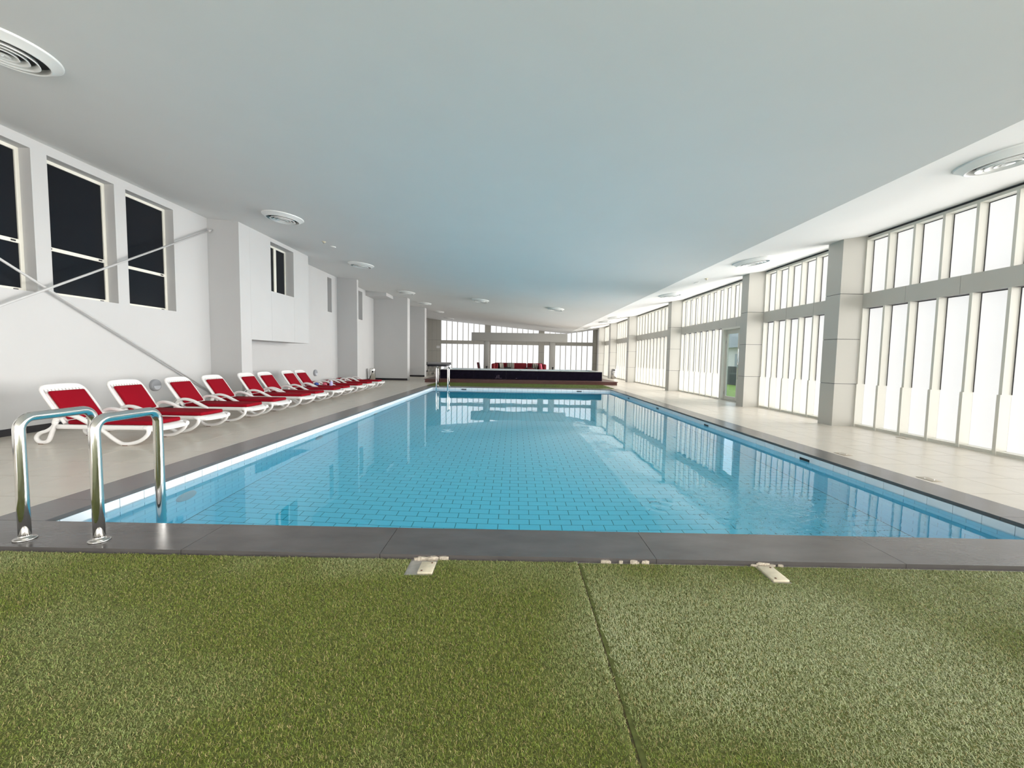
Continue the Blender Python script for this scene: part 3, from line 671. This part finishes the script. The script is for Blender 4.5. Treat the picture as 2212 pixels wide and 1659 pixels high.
# ------------------------------------------------------------------ pool hand rails
def handrail(x, y0, y1, zt, dirn, label, r=0.033):
    h = empty('pool_handrail', (x, y0, 0)); tag(h, label, 'handrail', 'chrome pool handrails')
    R = 0.085; L = y1-y0; sg = 1 if L > 0 else -1; L = abs(L); pts = [(0, 0, 0.0), (0, 0, 0.3)]
    for k in range(9):
        a = math.pi/2*k/8; pts.append((0, sg*(R-R*math.cos(a)), zt-R+R*math.sin(a)))
    for k in range(9):
        a = math.pi/2*k/8; pts.append((0, sg*(L-R+R*math.sin(a)), zt-R+R*math.cos(a)))
    pts += [(0, sg*L, 0.3), (0, sg*L, -0.9)]
    MB().tube(pts, r, seg=20).build('tube', M_CHROME, h)
    MB().lathe([(0, 0.0), (0.062, 0.0), (0.062, 0.008), (0.056, 0.013), (r+0.004, 0.014), (r, 0.03)], 24).build('flange', M_BRUSHED, h)
    return h
handrail(-3.41, 2.77, 3.27, 0.855, 1, 'chrome pool handrail at the near corner, left of the pair')
handrail(-2.885, 2.77, 3.27, 0.855, 1, 'chrome pool handrail at the near corner, right of the pair')
handrail(-3.45, 18.44, 18.02, 0.87, -1, 'chrome pool handrail at the far end, left of the pair', 0.024)
handrail(-2.94, 18.44, 18.02, 0.87, -1, 'chrome pool handrail at the far end, right of the pair', 0.024)

# ------------------------------------------------------------------ sun loungers
def lounger_meshes():
    H = {}
    W = 0.315
    fr = MB()
    for s_ in (-1, 1):
        fr.tube(crom([(0.36, s_*W, 0.25), (0.7, s_*W, 0.25), (1.1, s_*W, 0.25), (1.5, s_*W, 0.252), (1.66, s_*W*0.98, 0.25), (1.75, s_*W*0.80, 0.235)], 4), 0.033, 0.022, seg=10, upv=(0, 1, 0) if True else None)
    for x in (0.40, 0.75, 1.1, 1.45): fr.box((x-0.02, -W, 0.235), (x+0.02, W, 0.262))
    for k in range(9): fr.box((0.42+0.14*k, -W, 0.262), (0.42+0.14*k+0.11, W, 0.277))
    H['frame'] = fr.mesh('frame', M_PLASTIC)
    ft = MB(); n = 10                                       # drooping foot end panel
    v = []; f = []
    prof_ = [(1.60, 0.280), (1.68, 0.278), (1.74, 0.262), (1.78, 0.232), (1.79, 0.205), (1.775, 0.200), (1.755, 0.222), (1.72, 0.245), (1.66, 0.256), (1.60, 0.258)]
    for j in range(9):
        t = -1 + 2*j/8; yy = t*0.315; sh = -0.10*t*t*t*t - 0.02*t*t
        for (x, zz) in prof_: v.append((x + (sh if x > 1.62 else 0), yy, zz))
    m_ = len(prof_)
    for j in range(8):
        for k in range(m_): f.append((j*m_+k, (j+1)*m_+k, (j+1)*m_+(k+1) % m_, j*m_+(k+1) % m_))
    f += [tuple(range(m_)), tuple(range(9*m_-1, 8*m_-1, -1))]
    H['foot_end'] = ft.add(v, f, True).mesh('foot_end', M_PLASTIC)
    for s_, nm in ((-1, 'a'), (1, 'b')):
        y = s_*0.325
        H['front'+nm] = MB().tube(crom([(0.93, y, 0.245), (1.02, y, 0.20), (1.16, y, 0.09), (1.27, y, 0.03), (1.38, y, 0.026), (1.50, y, 0.055), (1.60, y, 0.115), (1.655, y, 0.18), (1.655, y, 0.235), (1.60, y, 0.255)], 5), 0.026, 0.026, seg=10, upv=(0, 1, 0.001)).mesh('leg', M_PLASTIC)
        H['rear'+nm] = MB().tube(crom([(0.37, y, 0.36), (0.31, y, 0.25), (0.22, y, 0.19), (0.12, y, 0.155), (0.065, y, 0.09), (0.10, y, 0.035), (0.18, y, 0.026), (0.24, y, 0.06), (0.29, y, 0.17), (0.36, y, 0.33)], 5), 0.025, 0.026, seg=10, upv=(0, 1, 0.001)).mesh('leg', M_PLASTIC)
        H['arm'+nm] = MB().tube(crom([(0.335, y, 0.29), (0.36, y, 0.36), (0.43, y, 0.415), (0.54, y, 0.425), (0.67, y, 0.39), (0.81, y, 0.32), (0.95, y, 0.25)], 5), 0.027, 0.036, seg=10, upv=(0, 1, 0.001)).mesh('armrest', M_PLASTIC)
    H['pad'] = MB().box((-0.035, -0.022, 0), (0.035, 0.022, 0.008)).mesh('foot_pad', M_RUBBER)
    # backrest in its own frame: s along the back (local x, from the hinge), y across, z normal
    bk = MB(); Lb = 0.64
    out = [(0.0, -0.285), (0.30, -0.295), (0.52, -0.29), (0.60, -0.265), (0.635, -0.20), (0.645, 0.0), (0.635, 0.20), (0.60, 0.265), (0.52, 0.29), (0.30, 0.295), (0.0, 0.285)]
    bk.tube(crom([(a, b, 0) for a, b in out], 5), 0.022, 0.020, seg=8, upv=(0, 0, 1))
    bk.box((0.0, -0.28, -0.012), (0.50, 0.28, 0.006))
    for k in range(11): bk.box((0.50, -0.255+0.047*k, -0.012), (0.585, -0.255+0.047*k+0.031, 0.006))
    bk.prism([(0.575, -0.27), (0.61, -0.25), (0.64, -0.19), (0.645, 0.0), (0.64, 0.19), (0.61, 0.25), (0.575, 0.27)], 2, -0.012, 0.010)
    H['back'] = bk.mesh('backrest', M_PLASTIC)
    pr = MB().tube([(0.22, -0.20, -0.01), (0.20, -0.20, -0.20), (0.20, 0.20, -0.20), (0.22, 0.20, -0.01)], 0.010, seg=8)
    H['prop'] = pr.mesh('support_bar', M_PLASTIC)
    v, f = rbox((0.53, 0.535, 0.045), 0.018, 3); H['bcush'] = MB().add(round_plan(v, 0.53, 0.535, 0.08), f, True).mesh('back_cushion', M_RED)
    v, f = rbox((1.22, 0.56, 0.06), 0.022, 3); H['scush'] = MB().add(round_plan(v, 1.22, 0.56, 0.09, only_pos=True), f, True).mesh('seat_cushion', M_RED)
    return H
def round_plan(v, L, W, r, only_pos=False):
    # pull the corners of a cushion in along a rounded plan
    o = []
    for x, y, zz in v:
        fx, fy = x/(L/2), y/(W/2)
        if abs(fy) > 0.85 and abs(fx) > 0.85 and (fx > 0 or not only_pos):
            x = x - math.copysign(r*0.32, x); y = y - math.copysign(r*0.32, y)
        o.append((x, y, zz))
    return o
LH = lounger_meshes()
LTIP = [(389, 5.15, 6.0), (482, 5.19, 7.0), (564, 5.226, 8.15), (618, 5.264, 9.15), (670, 5.30, 10.34), (700, 5.34, 11.2), (735, 5.378, 12.36), (756, 5.416, 13.2), (782, 5.454, 14.38), (803, 5.49, 15.5), (824, 5.53, 16.77)]
LLAB = ['nearest red cushioned white lounger, just behind the chrome handrails', 'second nearest white lounger with raised red back', 'third white lounger with raised red back, beside the wall light', 'fourth white lounger with raised red back',
        'fifth white lounger with raised red back, at the first pilaster', 'sixth white lounger with raised red back, under the bay', 'seventh white lounger with raised red back', 'eighth white lounger with raised back, last before the flat ones',
        'white lounger lying flat, first of the flat ones', 'white lounger lying flat, middle of the flat ones', 'white lounger lying flat, farthest from the handrails']
def lounger(x, y, rz, ang, label):
    t = empty('sun_lounger', (x, y, 0), rz); tag(t, label, 'sun lounger', 'red cushioned sun loungers along the left wall')
    link('frame', LH['frame'], t); link('foot_end', LH['foot_end'], t)
    for nm, s_ in (('a', -1), ('b', 1)):
        for k, xx in (('front', 1.33), ('rear', 0.14)):
            lg = link('leg', LH[k+nm], t); link('foot_pad', LH['pad'], lg, (xx, s_*0.325, 0.0))
        link('armrest', LH['arm'+nm], t)
    # the back hinges at (0.45, 0.285) and points to the head end
    b = link('backrest', LH['back'], t, (0.44, 0, 0.290)); b.rotation_euler = (0, ang, math.pi)
    b.rotation_mode = 'XYZ'; b.rotation_euler = Matrix.Rotation(ang, 3, 'Y').to_4x4().to_3x3().to_euler()
    d = Vector((-math.cos(ang), 0, math.sin(ang))); nrm = Vector((math.sin(ang), 0, math.cos(ang)))
    R = Matrix((d, Vector((0, -1, 0)), nrm)).transposed(); b.rotation_euler = R.to_euler()
    bc = link('back_cushion', LH['bcush'], t, Vector((0.44, 0, 0.290)) + d*0.285 + nrm*0.030); bc.rotation_euler = R.to_euler()
    if ang > 0.3: pr = link('support_bar', LH['prop'], b)
    link('seat_cushion', LH['scush'], t, (1.07, 0, 0.306))
    return t
for i, (_, xt, yc) in enumerate(LTIP):
    jit = [0.0, -0.02, 0.015, -0.01, 0.02, -0.015, 0.01, -0.02, 0.02, -0.01, 0.015][i]
    lounger(-xt-1.65, yc, jit, math.radians([55, 56, 55, 55, 56, 55, 56, 54, 5, 4, 6][i]), LLAB[i])
def blob(name, c, s, m, label, cat):
    bm = bmesh.new(); bmesh.ops.create_icosphere(bm, subdivisions=3, radius=1.0)
    for v in bm.verts:
        k = 1 + 0.22*math.sin(5*v.co.x+c[0]*3)*math.cos(6*v.co.y) + 0.14*math.sin(9*v.co.z+4*v.co.x)
        v.co = Vector((v.co.x*s[0]*k, v.co.y*s[1]*k, max(v.co.z, -0.55)*s[2]*k))
    zmin = min(v.co.z for v in bm.verts)
    for v in bm.verts: v.co.z -= zmin
    me = bpy.data.meshes.new(name); bm.to_mesh(me); bm.free(); me.materials.append(m)
    for p in me.polygons: p.use_smooth = True
    o = link(name, me, None, c); tag(o, label, cat)
blob('crumpled_towel', (-6.38, 13.12, 0.339), (0.065, 0.055, 0.055), M_BLUE, 'small crumpled blue cloth on the eighth lounger', 'cloth')
blob('crumpled_towel', (-6.20, 13.30, 0.339), (0.06, 0.05, 0.05), M_PINK, 'small crumpled pink cloth on the eighth lounger', 'cloth')
bt = empty('plastic_bottle', (-5.92, 13.15, 0.3375)); tag(bt, 'small lavender bottle standing on the eighth lounger', 'bottle')
MB().lathe([(0, 0), (0.045, 0.0), (0.05, 0.02), (0.05, 0.10), (0.02, 0.14), (0.02, 0.15)], 20).build('body', M_LAV, bt)
MB().lathe([(0.024, 0.148), (0.024, 0.175), (0, 0.177)], 16).build('cap', M_WHITE, bt)

def drain_plate(x, y, label):
    t = empty('drain_plate', (x, y, 0)); tag(t, label, 'drain plate', 'flush drain plates in the right deck')
    link('plate', rb_mesh('plate', (0.12, 0.20, 0.004), 0.0015, mat('worn_beige_plate', (0.40, 0.35, 0.28), 0.5, noise=0.15, nscale=30)), t, (0, 0, 0.002))
    MB().lathe([(0.045, 0.004), (0.045, 0.0052), (0.038, 0.0052), (0.038, 0.004)], 24).build('cover_ring', M_BRUSHED, t)
drain_plate(4.84, 5.95, 'flush drain plate in the right deck, farther of the pair by the coping')
drain_plate(4.84, 4.70, 'flush drain plate in the right deck, nearer of the pair by the coping')
drain_plate(7.05, 7.35, 'flush drain plate in the right deck, beside the glazing sill')

# ------------------------------------------------------------------ ceiling diffusers
DF = {}
DF['flange'] = MB().lathe([(0.43, 0.0), (0.43, -0.016), (0.422, -0.022), (0.412, -0.022), (0.345, -0.078), (0.335, -0.080), (0.330, -0.070), (0.345, 0.0)], 56).mesh('flange', M_DIFF)
DF['throat'] = MB().lathe([(0.345, -0.004), (0.0, -0.004)], 40).mesh('throat', M_DUCT)
def ring(r): return MB().lathe([(r, -0.088), (r-0.010, -0.090), (r-0.030, -0.050), (r-0.036, -0.035), (r-0.030, -0.035), (r-0.007, -0.076)], 40, closed=True).mesh('ring', M_DIFF)
DF['rings'] = [ring(0.262), ring(0.188), ring(0.115)]
DF['dish'] = MB().lathe([(0.055, -0.095), (0.03, -0.10), (0.0, -0.10), (0.0, -0.06), (0.05, -0.085)], 28).mesh('centre_dish', M_DIFF)
DF['stem'] = MB().box((-0.27, -0.008, -0.04), (0.27, 0.008, -0.003)).mesh('spider_bar', M_DUCT)
def diffuser(x, y, label):
    d = empty('ceiling_diffuser', (x, y, z(x))); sl = 0.09 if x < FOLD[0] else -0.15
    d.rotation_euler = (0, math.atan(sl), 0); tag(d, label, 'air diffuser', 'round ceiling air diffusers')
    link('flange', DF['flange'], d); link('throat', DF['throat'], d); link('spider_bar', DF['stem'], d)
    for m_ in DF['rings']: link('ring', m_, d)
    link('centre_dish', DF['dish'], d)
onum = ['nearest', 'second', 'third', 'fourth', 'fifth', 'sixth', 'seventh']
for i, y in enumerate((4.42, 9.55, 14.32, 20.23, 24.2, 28.5, 33.2)): diffuser(-5.36, y, 'round white ceiling diffuser, %s in the row over the loungers' % onum[i])
for i, y in enumerate((4.85, 9.84, 14.9, 23.05, 25.62, 31.13, 34.65)): diffuser(5.58, y, 'round white ceiling diffuser, %s in the row along the glazing' % onum[i])
diffuser(-1.73, 20.25, 'round ceiling diffuser above the far pool end, left of two'); diffuser(1.98, 20.43, 'round ceiling diffuser above the far pool end, right of two')
def detector(x, y, kind, label):
    d = empty('smoke_detector' if kind else 'sprinkler_head', (x, y, z(x))); d.rotation_euler = (0, math.atan(0.09 if x < FOLD[0] else -0.15), 0); tag(d, label, 'detector' if kind else 'sprinkler')
    if kind:
        MB().lathe([(0.075, 0), (0.075, -0.012), (0.06, -0.02), (0, -0.022)], 24).build('cover', M_DIFF, d)
    else:
        MB().lathe([(0.055, 0), (0.055, -0.006), (0.03, -0.012), (0.03, -0.03), (0, -0.03)], 20).build('escutcheon', mat('brass_cream', (0.70, 0.62, 0.45), 0.4), d)
        MB().lathe([(0.0, -0.03), (0.012, -0.03), (0.012, -0.05), (0.04, -0.052), (0.04, -0.056), (0, -0.056)], 16).build('deflector', M_BRUSHED, d)
detector(-5.35, 11.55, 0, 'small cream sprinkler head over the fifth lounger'); detector(-5.32, 12.05, 1, 'flat white smoke detector over the sixth lounger')
detector(5.46, 11.93, 0, 'small cream sprinkler head near the second column'); detector(5.44, 12.52, 1, 'flat white smoke detector near the second column')

# ------------------------------------------------------------------ artificial turf
def vnoise(x, y, s, seed):
    g = np.random.default_rng(seed).random((64, 64)); u, v = x*s + 17.3, y*s + 9.1
    i, j = np.floor(u).astype(int), np.floor(v).astype(int); a, b = u-i, v-j; a, b = a*a*(3-2*a), b*b*(3-2*b)
    G = lambda p, q: g[p % 64, q % 64]
    return (G(i, j)*(1-a)+G(i+1, j)*a)*(1-b) + (G(i, j+1)*(1-a)+G(i+1, j+1)*a)*b
def turf_material():
    m = bpy.data.materials.new('artificial_turf'); m.use_nodes = True; nt = m.node_tree; b = nt.nodes['Principled BSDF']
    a = nt.nodes.new('ShaderNodeAttribute'); a.attribute_name = 'col'; nt.links.new(a.outputs['Color'], b.inputs['Base Color'])
    b.inputs['Roughness'].default_value = 0.45; b.inputs['Specular IOR Level'].default_value = 0.35; return m
M_TURF = turf_material()
CUTS = [(-0.665, -0.485, 2.445, 2.7), (1.615, 1.735, 2.44, 2.7)]
def pile(name, parent, x0, x1, y0, y1, zb, dens, h0, wid, seed, lift=None, worn_lit=1.0, tone=(1, 1, 1)):
    R = np.random.default_rng(seed); n = int((x1-x0)*(y1-y0)*dens)
    x = R.uniform(x0, x1, n); y = R.uniform(y0, y1, n)
    k = np.ones(n, bool)
    for c in CUTS: k &= ~((x > c[0]) & (x < c[1]) & (y > c[2]) & (y < c[3]))
    k &= y < y1 - 0.012*vnoise(x, y*0, 14, 5)                      # ragged front edge
    if x0 > 0.4 and y1 < 5: k &= x > x0 + 0.022*vnoise(x*0, y, 9, 6) + 0.010*vnoise(x*0, y, 37, 7)   # frayed seam edge
    x, y = x[k], y[k]; n = len(x)
    comb = vnoise(x, y, 1.1, 3)*0.6 + vnoise(x, y, 2.7, 4)*0.4      # how flat the pile is combed
    dirn = 2*math.pi*(0.15 + 0.35*vnoise(x, y, 0.7, 8)) + R.normal(0, 1.9, n)
    h = h0*R.uniform(0.65, 1.25, n); lean = np.clip(0.95 + 0.7*(comb-0.4) + R.normal(0, 0.40, n), 0.1, 1.5)
    hx, hz = h*np.sin(lean), h*np.cos(lean); dx, dy = np.cos(dirn), np.sin(dirn)
    tw = dirn + math.pi/2 + R.normal(0, 0.6, n); wx, wy = np.cos(tw)*wid/2, np.sin(tw)*wid/2
    V = np.zeros((n, 5, 3), np.float32)
    V[:, 0] = np.stack([x-wx, y-wy, np.full(n, zb)], 1); V[:, 1] = np.stack([x+wx, y+wy, np.full(n, zb)], 1)
    cu = R.normal(0, 0.28, n)*h; mx, my, mz = x+dx*hx*0.35-dy*cu, y+dy*hx*0.35+dx*cu, zb+hz*0.70
    V[:, 2] = np.stack([mx+wx*0.9, my+wy*0.9, mz], 1); V[:, 3] = np.stack([mx-wx*0.9, my-wy*0.9, mz], 1)
    V[:, 4] = np.stack([x+dx*hx, y+dy*hx, zb+hz], 1)
    if lift:                                                  # curled-up edge along the seam
        e = np.clip(1-(lift-x)/0.05, 0, 1)**2*0.010; V[:, :, 2] += e[:, None]
    # colours: fresh green, olive, straw and a pale tone for wear and painted light
    fresh, olive, straw, pale = np.array([.165, .230, .028]), np.array([.205, .218, .048]), np.array([.42, .345, .16]), np.array([.60, .645, .43])
    wear_light = np.clip(0.20 + 1.5*(vnoise(x, y, 1.0, 31)-0.5) + 0.7*(vnoise(x, y, 3.1, 22)-0.5) + 0.20*x, 0, 1)*worn_lit  # patchy wear, plus window light painted in as paling towards the right
    t = R.random(n)[:, None]; c = np.where(t < 0.5, fresh, olive)*R.uniform(0.75, 1.3, n)[:, None]
    c = c*(1-0.62*wear_light[:, None]) + pale*0.62*wear_light[:, None]
    c = np.where(R.random(n)[:, None] < 0.13, straw*R.uniform(0.6, 1.2, n)[:, None], c)
    c = c*np.array(tone)
    me = bpy.data.meshes.new(name); me.vertices.add(5*n); me.vertices.foreach_set('co', V.ravel())
    base = (np.arange(n)*5)[:, None]
    lq = (base + np.array([0, 1, 2, 3])).astype(np.int32); ltr = (base + np.array([3, 2, 4])).astype(np.int32)
    loops = np.concatenate([lq, ltr], 1).ravel(); me.loops.add(7*n); me.loops.foreach_set('vertex_index', loops)
    st = (np.arange(n)*7)[:, None] + np.array([0, 4]); me.polygons.add(2*n); me.polygons.foreach_set('loop_start', st.ravel().astype(np.int32))
    me.update(calc_edges=True); me.validate()
    at = me.attributes.new('col', 'FLOAT_COLOR', 'POINT'); cc = np.ones((n, 5, 4), np.float32); cc[:, :, :3] = c[:, None, :]
    at.data.foreach_set('color', cc.ravel()); me.materials.append(M_TURF)
    o = link(name, me, parent); o['kind'] = 'stuff'; return o
def cut_sheet(mb, x0, x1, y0, y1, z0, z1):
    xs = sorted({x0, x1} | {v for c in CUTS for v in c[:2] if x0 < v < x1}); ys = sorted({y0, y1} | {c[2] for c in CUTS if y0 < c[2] < y1})
    for i in range(len(xs)-1):
        for j in range(len(ys)-1):
            mx, my = (xs[i]+xs[i+1])/2, (ys[j]+ys[j+1])/2
            if any(c[0] < mx < c[1] and c[2] < my < c[3] for c in CUTS): continue
            mb.box((xs[i], ys[j], z0), (xs[i+1], ys[j+1], z1))
    return mb
struct(MB().box((CX0+0.02, YB-0.2, -0.25), (CX1-0.02, CY0+0.03, -0.034)).build('floor_screed', M_CONC), 'rough screed under the turf beside the near coping', 'floor')
def turf(x0, x1, y0, y1, zb, label, dens, h, wid, seed, yp=None, lift=None, worn_lit=1.0, tone=(1, 1, 1)):
    t = empty('turf_mat', ((x0+x1)/2, y0, zb)); tag(t, label, 'turf mat', 'artificial turf mats')
    o = Vector(t.location)
    bk = cut_sheet(MB(), x0, x1, y0, y1, zb, zb+0.004).build('backing', M_TURFBACK, t); bk.location = -o
    p = pile('pile', t, x0, x1, y0 if yp is None else yp, y1, zb+0.004, dens, h, wid, seed, lift, worn_lit, tone); p.location = -o
turf(CX0+0.02, 0.437, YB, 2.640, -0.030, 'green artificial turf mat left of the seam', 42000, 0.0125, 0.0018, 11, 0.95, 0.437)
turf(0.449, CX1-0.02, YB, 2.642, -0.034, 'green artificial turf mat right of the seam', 42000, 0.0125, 0.0018, 12, 0.95)
turf(-4.02, 4.6, 18.69, 21.2, 0.0, 'strip of green turf between the pool end and timber platform', 2600, 0.022, 0.008, 13, worn_lit=0.0, tone=(0.48, 0.62, 0.40))
tape = MB().box((0.425, YB, -0.0345), (0.465, 2.64, -0.0325)).build('seam_tape', mat('brown_seam_tape', (0.10, 0.085, 0.035), 0.9, noise=0.4, nscale=40)); tag(tape, 'dark brown joining strip in the turf seam', 'seam tape')
# lids let into the turf
def lid(x0, x1, y0, y1, label):
    t = empty('floor_box_lid', ((x0+x1)/2, (y0+y1)/2, -0.034)); tag(t, label, 'lid', 'cream lids in the turf')
    link('plate', rb_mesh('plate', (x1-x0, y1-y0, 0.018), 0.004, M_CREAM), t, (0, 0, 0.009))
    for sy in (-1, 1): MB().lathe([(0.006, 0.018), (0.006, 0.0205), (0, 0.0205)], 12, c=(0.25*(x1-x0)*sy, sy*((y1-y0)/2-0.02), 0)).build('screw', M_RUBBER, t)
lid(-0.585, -0.49, 2.462, 2.60, 'cream box lid in the left turf cutout'); lid(1.622, 1.722, 2.452, 2.625, 'cream box lid in the right turf cutout')
mort = MB(); R_ = random.Random(3)
for (xa, xb, n) in [(-0.70, -0.42, 11), (0.42, 0.95, 12), (1.60, 1.80, 6)]:
    for k in range(n):
        x = R_.uniform(xa, xb); s = R_.uniform(0.008, 0.03); d = R_.uniform(0.006, 0.014)
        pts = [(x + s*math.cos(a)*R_.uniform(0.7, 1.2), 2.648 + d*math.sin(a)*R_.uniform(0.6, 1.2)) for a in [k2*math.pi/3 for k2 in range(6)]]
        mort.prism(pts, 2, -0.034, -0.034 + R_.uniform(0.014, 0.028))
mo = mort.build('mortar_crumbs', M_MORTAR, cop); mo['kind'] = 'stuff'
